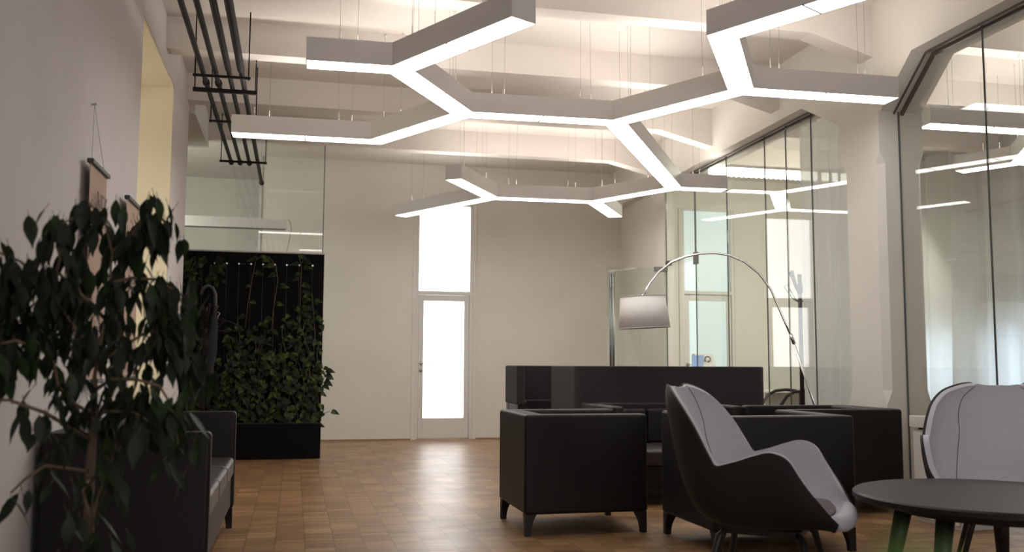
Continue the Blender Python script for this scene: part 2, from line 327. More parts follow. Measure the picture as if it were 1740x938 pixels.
# ------------------------------------------------------------------ doors in the end wall
def end_door(name, x0, x1, zt, zb, pm, label, hx):
    e = tag(empty(name, ((x0 + x1) / 2, YB, 0)), label, 'door', kind='structure'); h = (x1 - x0) / 2; yb = .05
    f = MB()
    for s in (-1, 1): f.box(s * h - (.045 if s > 0 else .0) , s * h + (.0 if s > 0 else .045), yb - .055, yb + .09, 0, zt)
    f.box(-h, h, yb - .055, yb + .09, zt - .02, zt)
    f.box(-h, h, yb - .06, yb + .09, zb, zb + .055)
    f.build('door_frame', M['frame'], e, bevel=.004, bseg=2)
    # outer casing
    f = MB()
    for s in (-1, 1): f.box(min(s * h, s * (h + .05)), max(s * h, s * (h + .05)), -.014, .0, 0, zt)
    f.build('casing', M['wall'], e, bevel=.003, bseg=1)
    MB().box(-h + .02, h - .02, yb + .03, yb + .05, zb + .05, zt - .02).build('transom_pane', pm, e)
    l = MB(); a = h - .05; y0, y1 = yb - .03, yb + .015; zl = zb - .008
    st, rb, rtp = .075, .29, .085
    l.box(-a, -a + st, y0, y1, .022, zl); l.box(a - st, a, y0, y1, .022, zl); l.box(-a + st, a - st, y0, y1, .022, rb + .022); l.box(-a + st, a - st, y0, y1, zl - rtp, zl)
    leaf = l.build('door_leaf', M['frame'], e, bevel=.004, bseg=2)
    MB().box(-a + st - .005, a - st + .005, yb - .012, yb, rb + .01, zl - rtp + .005).build('glazing', pm, leaf)
    hd = MB(); hx0 = hx * (a - st / 2)
    for z, r_ in ((1.10, .026), (1.00, .026)):
        hd.tube([(hx0, y0 - .001, z), (hx0, y0 - .012, z)], r_, 16)
    hd.tube([(hx0, y0 - .01, 1.10), (hx0, y0 - .05, 1.10), (hx0 - hx * .02, y0 - .058, 1.10), (hx0 - hx * .13, y0 - .058, 1.10)], .008, 8)
    hd.build('door_handle', M['steel'], leaf, smooth=True)
    MB().box(-h, h, yb + .3, yb + .32, 0, zt).build('outer_backing_panel', M['frame'], e)  # plain white panel closing the opening behind the door
    return e
end_door('door_1', D1[0], D1[1], ZD1, 2.10, M['pane'], 'white framed door of brightly lit frosted glass with tall transom', -1)
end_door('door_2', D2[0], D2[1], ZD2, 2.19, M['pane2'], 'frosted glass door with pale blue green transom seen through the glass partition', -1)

# ------------------------------------------------------------------ glass partition
def gslab(c0, c1, y0, y1, z0, z1): return slab(c0, c1, y0, y1, z0, z1)
GC = 4.51
gp = tag(empty('glass_partition', (0, 0, 0)), 'clear frameless glass wall of tall panes between the column and the end wall', 'glass wall', kind='structure')
def pane(y0, y1, z0, z1, par, poly=None):
    if poly:
        n = len(poly); v = [(gx(GC - .005, y), y, z) for y, z in poly] + [(gx(GC + .005, y), y, z) for y, z in poly]
        b = MB().add(v, [tuple(reversed(range(n))), tuple(range(n, 2 * n))] + [(i, (i + 1) % n, n + (i + 1) % n, n + i) for i in range(n)])
    else: b = gslab(GC - .005, GC + .005, y0, y1, z0, z1)
    return b.build('pane', M['glass'], par)
def seal(y, z0, z1, par): gslab(GC - .0075, GC + .0075, y - .0018, y + .0018, z0, z1).build('joint_seal', M['seal'], par)
ys = [7.15, 7.98, 8.48, 8.94, 9.90, 10.83]
for a, bb in zip(ys[:-1], ys[1:]):
    if a < 7.2: pane(0, 0, 0, 0, gp, [(7.15, .0), (7.97, .0), (7.97, ZS), (7.87, ZS), (7.15, 3.14)])
    else: pane(a + .003, bb - .003, 0, ZS, gp)
for y in ys[1:]: seal(y, 0, ZS, gp)
pane(10.84, 11.84, 2.39, ZS, gp); seal(10.85 + .0, 2.39, ZS, gp)
seal(11.85, 0, ZS, gp)
# track along the soffit
def track(par, pts):
    for c, w_, h_ in ((4.545, .03, .025), (4.475, .012, .018)):
        v = []; f = []
        for y, z in pts:
            v += [(gx(c - w_ / 2, y), y, z - h_), (gx(c + w_ / 2, y), y, z - h_), (gx(c + w_ / 2, y), y, z + .004), (gx(c - w_ / 2, y), y, z + .004)]
        n = len(pts)
        for i in range(n - 1):
            for k in range(4): f.append((i * 4 + k, i * 4 + (k + 1) % 4, (i + 1) * 4 + (k + 1) % 4, (i + 1) * 4 + k))
        f += [(3, 2, 1, 0), (n * 4 - 4, n * 4 - 3, n * 4 - 2, n * 4 - 1)]
        MB().add(v, f).build('track', M['rail'], par)
track(gp, [(7.14, 3.12), (7.86, ZS), (11.84, ZS)])
gp2 = tag(empty('glass_partition', (0, 0, 0)), 'clear glass wall right of the column reflecting the ceiling lamps', 'glass wall', kind='structure')
pane(0, 0, 0, 0, gp2, [(6.595, 0), (6.595, 3.12), (6.17, ZS), (5.59, ZS), (5.59, 0)])
pane(4.60, 5.577, 0, ZS, gp2); pane(3.6, 4.59, 0, ZS, gp2); seal(5.583, 0, ZS, gp2); seal(4.595, 0, ZS, gp2); seal(6.592, 0, 3.12, gp2)
track(gp2, [(-.5, ZS), (6.17, ZS), (6.60, 3.12)])
pane(1.0, 3.59, 0, ZS, gp2)

# open glass door leaf with long pull handle and patch fittings
gd = tag(empty('glass_door', (gx(GC, 11.80), 11.80, 0), 0), 'open frameless glass door with a tall steel pull handle', 'glass door')
MB().box(-.86, -.012, -.005, .005, .012, 2.375).build('door_pane', M['glassdoor'], gd)
for s in (-1, 1):
    h = MB(); h.tube([(-.79, s * .055, .45), (-.79, s * .055, 2.29)], .017, 14)
    for z in (.6, 2.1): h.tube([(-.79, 0, z), (-.79, s * .055, z)], .009, 8)
    h.build('pull_handle', M['darksteel'], gd, smooth=True)
MB().box(-.19, -.012, -.026, .026, 2.325, 2.39).build('patch_fitting', M['darksteel'], gd, bevel=.003, bseg=2)
MB().box(-.17, .0, -.022, .022, .012, .10).build('patch_fitting', M['steel'], gd, bevel=.003, bseg=2)
pf = gslab(GC - .02, GC + .02, 10.79, 10.88, 2.33, 2.48).build('patch_fitting', M['darksteel'], gp, bevel=.003, bseg=2)
gslab(GC - .02, GC + .02, 11.70, 11.84, 2.406, 2.47).build('patch_fitting', M['darksteel'], gp, bevel=.003, bseg=2)

# glass screen above the planting
gs = tag(empty('glass_screen', (0, 11.66, 0)), 'large glass pane above the planted screen reflecting the pipes', 'glass wall', kind='structure')
MB().box(-3.2, .30, -.005, .005, 0, 3.76).build('pane', M['glass'], gs)
MB().box(.295, .305, -.01, .01, 0, 3.76).build('edge_strip', M['seal'], gs)

# ------------------------------------------------------------------ hexagonal pendant lamp
ZL = 3.08; LW = .187; LT = .160
dyn = 0.0267053
def rot(p): c, s = math.cos(dyn), math.sin(dyn); return Vector((c * p[0] + s * p[1], -s * p[0] + c * p[1]))
s3 = math.sqrt(3) / 2
va, vb, vc = rot((1, 0)), rot((.5, -s3)), rot((.5, s3))
N = {k: Vector(v) for k, v in {'D': [1.2749, 7.3516], 'B': [0.6458, 6.3263], 'E': [0.6667, 8.4731], 'G': [-0.5853, 8.5065], 'F': [2.5412, 7.3178], 'H': [3.1327, 6.2271], 'J': [2.4995, 5.1951], 'K': [4.3507, 6.1946], 'I': [4.1378, 9.9201], 'M': [4.745, 9.9035], 'N': [3.5414, 11.0199], 'O': [2.2661, 11.054], 'P': [4.1854, 12.0695], 'Q': [1.6283, 10.0144], 'R': [1.3535, 12.7369], 'A': [0.0265, 6.3428], 'C': [1.252, 5.2085]}.items()}
N['L'] = N['J'] + vb * 1.25
A1 = [('A', 'B', []), ('B', 'C', [.515]), ('B', 'D', [.5]), ('D', 'E', [.492]), ('E', 'G', [.5]), ('D', 'F', [.5]), ('F', 'H', [.5]), ('H', 'J', [.51]), ('H', 'K', [.513]), ('J', 'L', [.485]),
      ('F', 'I', [.201, .407, .6, .8]), ('I', 'M', []), ('I', 'N', [.49]), ('N', 'O', [.5]), ('N', 'P', [.5]), ('O', 'Q', [.503]), ('O', 'R', [.32, .66])]
N2 = {'S': Vector((6.62, 8.35)), 'T': Vector((6.90, 7.82))}
N2['U'] = N2['T'] - vc * 1.25; N2['V'] = N2['U'] - va * 1.19; N2['W'] = N2['T'] + va * 1.25; N2['X'] = N2['U'] + vb * 1.25
A2 = [('V', 'U', [.5]), ('U', 'T', [.5]), ('T', 'S', []), ('T', 'W', [.5]), ('U', 'X', [.5])]
def inrib(y): return any(y0 - .01 < y < y0 + .19 for y0 in (1.97, 3.54, 5.11, 6.68, 8.29, 9.92, 11.62))
def network(root, N, arms, seed):
    rnd = random.Random(seed)
    nb = {k: [] for k in N}
    for a, b_, s in arms:
        d = (N[b_] - N[a]).normalized(); nb[a].append(d); nb[b_].append(-d)
    for a, b_, seams in arms:
        Lr = (N[b_] - N[a]).length; d = (N[b_] - N[a]) / Lr; n = Vector((-d.y, d.x))
        def endpts(P, dd, w_):           # returns points from the right side to the left side, looking along dd out of P
            nn = Vector((-dd.y, dd.x)); l = r = None; oth = [e for e in nb_local if (e - dd).length > .3]
            for e in oth:
                if e.dot(nn) > 0: l = e
                else: r = e
            k = w_ / math.sqrt(3)
            if not oth: return [P - nn * w_ / 2, P + nn * w_ / 2]
            pl = P + (dd + l).normalized() * k if l else P - (dd + r).normalized() * k
            pr = P + (dd + r).normalized() * k if r else P - (dd + l).normalized() * k
            return [pr] + ([P] if (l and r) else []) + [pl]
        nb_local = nb[a]; p0 = endpts(N[a], d, LW); q0 = endpts(N[a], d, LW - .010)
        nb_local = nb[b_]; p1 = endpts(N[b_], -d, LW); q1 = endpts(N[b_], -d, LW - .010)
        poly = list(reversed(p0)) + list(reversed(p1))
        arm = MB().prism(poly, ZL, ZL + LT).build('lamp_arm', M['housing'], root)
        # diffusers
        inset = .006
        def clip_end(pts, P, dd, free): return [q + dd * inset for q in pts] if free else pts
        e0 = clip_end(q0, N[a], d, len(nb[a]) == 1); e1 = clip_end(q1, N[b_], -d, len(nb[b_]) == 1)
        cuts = [0] + seams + [1]; g = .005; hw = (LW - .010) / 2
        for i in range(len(cuts) - 1):
            if i == 0: st = list(reversed(e0))
            else: c = N[a] + d * (cuts[i] * Lr + g); st = [c + n * hw, c - n * hw]
            if i == len(cuts) - 2: en = list(reversed(e1))
            else: c = N[a] + d * (cuts[i + 1] * Lr - g); en = [c - n * hw, c + n * hw]
            MB().prism(st + en, ZL - .0015, ZL + .004).build('diffuser', M['diff'], arm)
            if i: c = N[a] + d * (cuts[i] * Lr); MB().prism([c + n * (LW / 2 + .001) + d * .005, c - n * (LW / 2 + .001) + d * .005, c - n * (LW / 2 + .001) - d * .005, c + n * (LW / 2 + .001) - d * .005][::-1], ZL - .004, ZL + .002).build('joint_strip', M['dark'], arm)
        # uplight strip and suspension wires
        k0, k1 = N[a] + d * .12, N[a] + d * (Lr - .12)
        ub = [k0 + n * .05, k0 - n * .05, k1 - n * .05, k1 + n * .05]
        MB().prism(ub, ZL + LT - .002, ZL + LT + .003).build('uplight_strip', M['updiff'], arm)
        ts = [.22, .80] if Lr < 2 else [.12, .5, .88]
        if Lr < .8: ts = [.45]
        for t in ts:
            for off in (-.05, .05):
                p = N[a] + d * (t * Lr + (off * 1.2)) + n * off
                zt = 3.75 if inrib(p.y) else ZC
                tp = Vector((p.x + rnd.uniform(-.01, .01), p.y, zt))
                if inrib(tp.y) and zt > 4: tp.y = p.y
                wb = MB().tube([(p.x, p.y, ZL + LT), (tp.x, tp.y, tp.z)], .0013, 5)
                wo = wb.build('suspension_wire', M['wire'], root)
                MB().tube([(p.x, p.y, ZL + LT), (p.x, p.y, ZL + LT + .010), (p.x, p.y, ZL + LT + .030), (p.x, p.y, ZL + LT + .085)], [.010, .009, .0045, .0045], 8).build('wire_gripper', M['hook'], wo)
                rg = [(tp.x, tp.y, tp.z), (tp.x, tp.y, tp.z - .010)] + [(tp.x + .011 * math.cos(q), tp.y, tp.z - .021 + .011 * math.sin(q)) for q in [math.pi / 2 - x * math.pi / 5 for x in range(0, 9)]]
                MB().tube(rg, .0022, 5).build('ceiling_hook', M['hook'], wo)
root = tag(empty('pendant_light', (N['D'].x * 0, 0, 0)), 'large white honeycomb pendant lamp of joined light bars over the hall', 'ceiling lamp')
network(root, N, A1, 3)
root2 = tag(empty('pendant_light', (0, 0, 0)), 'smaller white honeycomb lamp behind the right glass in the meeting room', 'ceiling lamp')
network(root2, N2, A2, 5)

# linear lamp behind the glass screen
ll = tag(empty('linear_lamp', (-.14, 12.7, 2.84)), 'white straight bar lamp with a hanging cord, behind the glass over the plants', 'ceiling lamp')
MB().extr([(-.05, 0), (.05, 0), (.06, .03), (.06, .13), (-.06, .13), (-.06, .03)], 'x', -2.6, 0).build('lamp_body', M['lampwhite'], ll)
MB().box(-2.58, -.02, -.045, .045, -.008, .002).build('dark_underside', M['rail'], ll)
for x in (-.35, -2.2): MB().tube([(x, 0, .13), (x, 0, ZC - 2.84)], .0018, 5).build('suspension_wire', M['wire'], ll)
MB().tube([(-.03, 0, .13), (.03, -.02, .12), (.06, -.05, .0), (.03, -.1, -.18), (-.0, -.12, -.35), (.06, -.14, -.44), (.12, -.15, -.52)], .005, 6).build('cord', M['wire'], ll, smooth=True)

# louvred tube lamp in the meeting room
lv = tag(empty('louvre_lamp', (4.875, 10.5, 3.42)), 'bright fluorescent lamp with a scalloped louvre, behind the glass', 'ceiling lamp')
Lx = 2.4
MB().box(.0, Lx, -.10, .10, .05, .085).build('lamp_housing', M['white'], lv)
b = MB(); n = 36
pr = [(0, .05)] + [(Lx, .05)]
pts = []
for i in range(n):
    x0 = i * Lx / n
    for k in range(5): pts.append((x0 + Lx / n * k / 4.0, .0 - .026 * math.sin(math.pi * k / 4)))
b.extr([(Lx, .05), (0, .05)] + pts, 'y', -.095, .095).build('louvre', M['louver'], lv)
for x in (.15, 2.2): MB().tube([(x, 0, .085), (x, 0, ZC - 3.42)], .002, 5).build('suspension_wire', M['wire'], lv)

# ------------------------------------------------------------------ black pipes
pp = tag(empty('ceiling_pipes', (-.65, 0, 0)), 'run of four black pipes hung under the ceiling on trapeze brackets', 'pipes')
px = [-.155, -.052, .056, .158]
for i, x in enumerate(px):
    ye = 11.75 if i < 3 else 13.02
    r0 = .021 if i != 3 else .023
    path = [(x, -3.3, 3.50), (x, ye - .03, 3.50)]
    p = MB().tube(path, r0, 14)
    if i == 3: p.tube([(x, -3.3, 3.50), (x, 7.95, 3.50)], .031, 14)
    if i == 2: p.tube([(x, -3.3, 3.50), (x, 7.95, 3.50)], .026, 14)
    p.tube([(x, ye - .06, 3.50), (x, ye, 3.50)], .032, 14)
    p.build('pipe', M['darkmetal'], pp, smooth=False)
    if i < 2: MB().tube([(x, 8.36, 3.50), (x, 8.42, 3.50)], r0 + .009, 14).build('pipe_clamp', M['darkmetal'], pp)
for y, h_, w_ in ((8.46, .032, .27), (8.05, .018, .23), (9.58, .018, .23), (11.48, .022, .27), (4.9, .032, .27), (2.0, .032, .27)):
    MB().box(-w_, w_, y - h_ / 2, y + h_ / 2, 3.468 - h_, 3.470).build('bracket', M['darkmetal'], pp)
    zt = 3.75 if inrib(y) else ZC
    for s in (-1, 1): MB().tube([(s * (w_ - .015), y, 3.44), (s * (w_ - .015), y, zt)], .0055, 8).build('hanger_rod', M['darkmetal'], pp)

# ------------------------------------------------------------------ planted screen
px0, px1, pyf = -1.62, .315, 11.40
ps = tag(empty('plant_screen', ((px0 + px1) / 2, pyf, 0)), 'tall black planter screen with climbing pothos on wires', 'plant wall')
hw = (px1 - px0) / 2
MB().box(-hw, hw, 0, .20, .04, 2.375).build('back_panel', M['planter'], ps, bevel=.006, bseg=2)
MB().box(-hw - .003, hw + .003, -.002, .203, 2.375, 2.392).build('top_edging', M['edge'], ps)
MB().box(-hw, hw, -.16, .0, .0, .40).build('planter_box', M['planter'], ps, bevel=.01, bseg=2)
MB().box(-hw + .03, hw - .03, -.15, -.01, .395, .405).build('soil', M['soil'], ps)
wx = [x - (px0 + px1) / 2 for x in (-.02 + .20, .045 - .02, -.115, -.25, -.385, -.52, -.655, -.79, -.925, -1.06, -1.2)]
for x in wx:
    wz = 2.235
    o = MB().tube([(x, -.035, .42), (x, -.035, wz)], .0012, 5).build('climbing_wire', M['dullwire'], ps)
    MB().tube([(x, .0, wz), (x, -.04, wz)], .010, 10).build('wire_stud', M['hook'], o)
for i in (1, 3, 5, 7): MB().tube([(wx[i], -.036, 2.235), (wx[i + 1] if i + 1 < len(wx) else wx[i], -.036, 2.235)], .0016, 5).build('cross_wire', M['dullwire'], ps)

# leaf factories --------------------------------------------------
def add_leaf(mb, base, direc, nrm, L, W, kind='heart', fold=.18, droop=.25):
    d = direc.normalized(); s = d.cross(nrm).normalized(); n_ = s.cross(d).normalized()
    if kind == 'heart': prof = [(0, 0), (-.06, .30), (.10, .50), (.34, .50), (.62, .33), (.85, .13), (1.0, 0)]
    else: prof = [(0, 0), (.10, .22), (.28, .45), (.50, .50), (.70, .36), (.86, .15), (1.06, 0)]
    vs = []; mid = []; lf = []; rg = []
    for t, h in prof:
        c = base + d * (t * L) + n_ * (-droop * L * t * t)
        if h == 0: vs.append(c); mid.append(len(vs) - 1); lf.append(len(vs) - 1); rg.append(len(vs) - 1)
        else:
            cm = base + d * (max(t, .02) * L) + n_ * (-droop * L * t * t)
            vs.append(cm); mid.append(len(vs) - 1)
            vs.append(c + s * h * W + n_ * fold * h * W); lf.append(len(vs) - 1)
            vs.append(c - s * h * W + n_ * fold * h * W); rg.append(len(vs) - 1)
    fs = []
    for i in range(len(prof) - 1):
        for side, fl in ((lf, False), (rg, True)):
            q = [mid[i], side[i], side[i + 1], mid[i + 1]]; u = []
            for k in q:
                if k not in u: u.append(k)
            if len(u) >= 3: fs.append(tuple(reversed(u)) if fl else tuple(u))
    mb.add(vs, fs)

rnd = random.Random(11)
cx0 = (px0 + px1) / 2
def dens(x, z):                      # world x, z of the screen: how thick the climber stands
    u = (px1 - x) / 1.62             # 0 right edge .. 1 left edge
    if z < .42: return .0
    d = 0
    if z < 1.05: d = 1.0
    elif z < 1.40: d = .75 - (z - 1.05) * 1.1
    elif z < 1.60: d = .22
    if u > .62 and z > .9: d *= .35
    if u > .8: d = max(d, .45 if z < 1.75 else .05)
    if u < .25 and z < 1.9: d = max(d, .55 - (z - 1.3) * .8)
    if u > .70 and z > 2.02 and z < 2.30: d = .75
    return max(0, min(1, d))
for c in range(6):
    xa = px0 + .05 + (px1 - px0 - .05) * c / 6; xb = px0 + .05 + (px1 - px0 - .05) * (c + 1) / 6
    st = MB(); lfm = MB(); cnt = 0
    for t in range(5):               # stems winding up
        x = rnd.uniform(xa, xb); z = .42; pth = [(x - cx0, -.05, z)]; top = rnd.uniform(1.1, 1.6)
        while z < top:
            z += .07; x += rnd.uniform(-.03, .03); pth.append((x - cx0, -.05 + rnd.uniform(-.03, .02), z))
        st.tube(pth, .0035, 5)
    tries = 0
    while cnt < 165 and tries < 900:
        tries += 1
        x = rnd.uniform(xa, xb); z = rnd.uniform(.42, 2.32)
        if rnd.random() > dens(x, z): continue
        y = -.05 - abs(rnd.gauss(0, .05 if z < 1.5 else .02)); cnt += 1
        a = rnd.uniform(-1.0, 1.0); dd = Vector((math.sin(a), -rnd.uniform(.2, .9), -math.cos(a) * rnd.uniform(.4, 1.2)))
        L = rnd.uniform(.05, .095)
        add_leaf(lfm, Vector((x - cx0, y, z)), dd, Vector((rnd.uniform(-.4, .4), -1, rnd.uniform(.2, .9))), L, L * .78)
    tag(lfm.build('vine_leaves', M['pothos'], ps, smooth=True), kind='stuff')
    st.build('vine_stems', M['twig'], ps, smooth=True)
# single strands climbing above the mass
def strand(pts, nl, seed):
    r = random.Random(seed); P = [Vector((x - cx0, -.045 - .01 * i % 2, z)) for i, (x, z) in enumerate(pts)]
    o = MB().tube(P, .004, 5).build('vine_strand', M['twig'], ps, smooth=True); lf = MB()
    for i in range(nl):
        t = i / max(1, nl - 1) * (len(P) - 1.001); k = int(t); q = P[k].lerp(P[k + 1], t - k); a = r.choice([-1, 1]) * r.uniform(.5, 1.4)
        L = r.uniform(.07, .12); add_leaf(lf, q + Vector((math.sin(a) * .03, -.01, 0)), Vector((math.sin(a), -.4, -math.cos(a) * .6 + .1)), Vector((0, -1, .6)), L, L * .66)
    lf.build('vine_leaves', M['pothos'], o, smooth=True)
Xp = lambda p: .3 - (545 - p) * .00665
Zp = lambda p: 2.39 - (p - 430) * .00688
strand([(Xp(415), Zp(562)), (Xp(418), Zp(525)), (Xp(424), Zp(480)), (Xp(430), Zp(446)), (Xp(440), Zp(440)), (Xp(452), Zp(441)), (Xp(464), Zp(455)), (Xp(468), Zp(480)), (Xp(462), Zp(530)), (Xp(460), Zp(565))], 16, 1)
strand([(Xp(506), Zp(600)), (Xp(507), Zp(540)), (Xp(507), Zp(490)), (Xp(508), Zp(455)), (Xp(502), Zp(436))], 16, 2)
strand([(Xp(532), Zp(610)), (Xp(534), Zp(570)), (Xp(530), Zp(530)), (Xp(527), Zp(500))], 8, 3)
strand([(Xp(540), Zp(640)), (Xp(549), Zp(622)), (Xp(552), Zp(640)), (Xp(548), Zp(655))], 9, 4)
strand([(Xp(535), Zp(722)), (Xp(548), Zp(705)), (Xp(562), Zp(700))], 5, 5)
strand([(Xp(318), Zp(560)), (Xp(314), Zp(520)), (Xp(320), Zp(470)), (Xp(330), Zp(450))], 14, 6)
strand([(Xp(395), Zp(640)), (Xp(400), Zp(600)), (Xp(392), Zp(575))], 9, 7)

# ------------------------------------------------------------------ coat stands
def coat_stand(loc, h, label, mt, extra=True, sc=1.0):
    e = tag(empty('coat_stand', loc), label, 'coat stand')
    MB().tube([(0, 0, .02), (0, 0, h)], .022, 14).build('pole', mt, e, smooth=True)
    MB().lathe([(.17, 0), (.17, .012), (.05, .025), (.024, .06)]).build('foot', mt, e, smooth=False)
    for k in range(4):
        a = k * math.pi / 2 + .4; ca, sa = math.cos(a), math.sin(a)
        MB().tube([(0, 0, h - .22), (ca * .05, sa * .05, h - .14), (ca * .10, sa * .10, h - .02), (ca * .125, sa * .125, h + .03)], [.012, .012, .013, .018], 8).build('prong', mt, e, smooth=True)
        MB().tube([(0, 0, h - .30), (ca * .08, sa * .08, h - .26), (ca * .17, sa * .17, h - .16), (ca * .20, sa * .20, h - .12), (ca * .175, sa * .175, h - .10)], .0055, 7).build('hook', mt, e, smooth=True)
    return e
coat_stand((5.13, 8.96, 0), 2.04, 'slim dark coat stand standing behind the glass beside the sheer curtain', M['darkmetal'])
cs = coat_stand((-.915, 10.35, 0), 1.66, 'black coat stand in front of the plant screen', M['darkmetal'])
um = tag(empty('umbrella', (-.87, 10.30, 0)), 'furled dark umbrella with crook handle hanging on the coat stand', 'umbrella')
MB().tube([(.05, 0, 1.62), (.055, 0, 1.70), (.05, 0, 1.80), (.02, 0, 1.87), (-.03, 0, 1.89), (-.075, 0, 1.86), (-.09, 0, 1.80)], .017, 10).build('crook_handle', M['dark'], um, smooth=True)
MB().tube([(.05, 0, 1.62), (.045, 0, 1.50), (.03, .0, 1.2), (.01, 0, .95), (.0, 0, .72)], [.014, .04, .055, .035, .008], 10).build('furled_canopy', M['fabricblue'], um, smooth=True)
hg = tag(empty('coat_hanger', (-.80, 10.45, 1.46)), 'dark coat hanger hooked on the coat stand', 'hanger')
MB().tube([(-.20, 0, -.03), (-.21, 0, .02), (-.10, 0, .06), (0, 0, .085), (.12, 0, .06), (.215, 0, .02), (.20, 0, -.03), (.0, 0, -.04), (-.20, 0, -.03)], .009, 8).build('hanger_bar', M['darkmetal'], hg, smooth=True)
MB().tube([(0, 0, .08), (0, 0, .12), (.02, 0, .145), (.0, 0, .165), (-.02, 0, .15)], .004, 6).build('hanger_hook', M['steel'], hg, smooth=True)

# ------------------------------------------------------------------ seating
def tapered_leg(par, x, y, h, top, bot, sx, sy, m_=None):
    # a square leg whose inner sides curve in to a narrow foot; the outer faces stay upright
    b = MB(); n = 6; v = []
    for i in range(n + 1):
        t = i / n; w_ = bot + (top - bot) * (t ** 2.2); z = h * t
        xo, yo = x, y
        x0, x1 = (xo - w_, xo) if sx > 0 else (xo, xo + w_); y0, y1 = (yo - w_, yo) if sy > 0 else (yo, yo + w_)
        v += [(x0, y0, z), (x1, y0, z), (x1, y1, z), (x0, y1, z)]
    f = [(i * 4 + k, i * 4 + (k + 1) % 4, i * 4 + 4 + (k + 1) % 4, i * 4 + 4 + k) for i in range(n) for k in range(4)] + [(3, 2, 1, 0), (n * 4, n * 4 + 1, n * 4 + 2, n * 4 + 3)]
    return b.add(v, f).build('leg', m_ or M['woodleg'], par)

def cube_seat(name, loc, rz, D, W, H, label, cat, arm=.10, back=.17, seats=1, group=None, seat_h=.43, sm=None):
    """faces local +x; origin at the centre of the footprint"""
    e = tag(empty(name, loc, rz), label, cat, group)
    zb = .135; x0, x1, y0, y1 = -D / 2, D / 2, -W / 2, W / 2; bv = .022
    u = [(x0, y0), (x1, y0), (x1, y0 + arm), (x0 + back, y0 + arm), (x0 + back, y1 - arm), (x1, y1 - arm), (x1, y1), (x0, y1)]
    v = [(p[0], p[1], zb) for p in u] + [(p[0], p[1], H) for p in u]
    q = lambda *a: tuple(a)
    f = [(8, 9, 10, 11), (8, 11, 12, 15), (12, 13, 14, 15), (3, 2, 1, 0), (7, 4, 3, 0), (7, 6, 5, 4)] + [(k, (k + 1) % 8, 8 + (k + 1) % 8, 8 + k) for k in range(8)]
    MB().add(v, f).build('arms_and_back', M['leather'], e, bevel=bv, bseg=4)
    MB().box(x0 + back + .002, x1 - .02, y0 + arm + .002, y1 - arm - .002, zb + .01, seat_h - .13).build('seat_base', M['leather'], e, bevel=.008, bseg=2)
    n = seats; wy = (W - 2 * arm - .006) / n
    for i in range(n):
        a = y0 + arm + .003 + i * wy
        MB().box(x0 + back + .003, x1 - .004, a + .002, a + wy - .002, seat_h - .128, seat_h).build('seat_cushion', sm or M['leather'], e, bevel=.03, bseg=5)
        MB().box(x0 + back + .001, x0 + back + .07, a + .004, a + wy - .004, seat_h + .001, H - .05).build('back_cushion', M['leather'], e, bevel=.022, bseg=4)
    for sx in (-1, 1):
        for sy in (-1, 1):
            tapered_leg(e, sx * (D / 2 - .008), sy * (W / 2 - .008), zb + .002, .075, .038, sx, sy)
    return e
cube_seat('cube_armchair', (1.855, 6.315, 0), 0, .83, .77, .765, 'black leather cube armchair nearest the door, turned sideways to the right', 'armchair', group=None, back=.16)
cube_seat('cube_armchair', (2.805, 5.50, 0), R(90), .80, .91, .79, 'black leather cube armchair with its back to the camera behind the white shell chair', 'armchair', back=.14)
cube_seat('cube_armchair', (4.0, 6.75, 0), R(180), .93, .80, .765, 'black leather cube armchair at the right against the column', 'armchair', back=.17)
cube_seat('leather_sofa', (2.94, 7.42, 0), R(-90), .86, 1.08, .765, 'black leather two seat sofa facing the camera between the cube armchairs', 'sofa', seats=2, arm=.085, back=.10, sm=M['brownleather'])
cube_seat('leather_sofa', (-.735, 5.66, 0), 0, .735, 2.02, .765, 'black leather sofa along the left wall behind the ficus', 'sofa', seats=3, arm=.075, back=.16, sm=M['brownleather'], seat_h=.47)
th = tag(empty('scatter_cushion', (-.775, 5.3, .61)), 'pale grey cushion propped on the sofa by the left wall', 'cushion')
o = MB().box(-.07, .07, -.24, .24, -.13, .19).build('cushion_cover', M['cushion'], th, bevel=.06, bseg=5); th.rotation_euler = (0, -.25, 0)

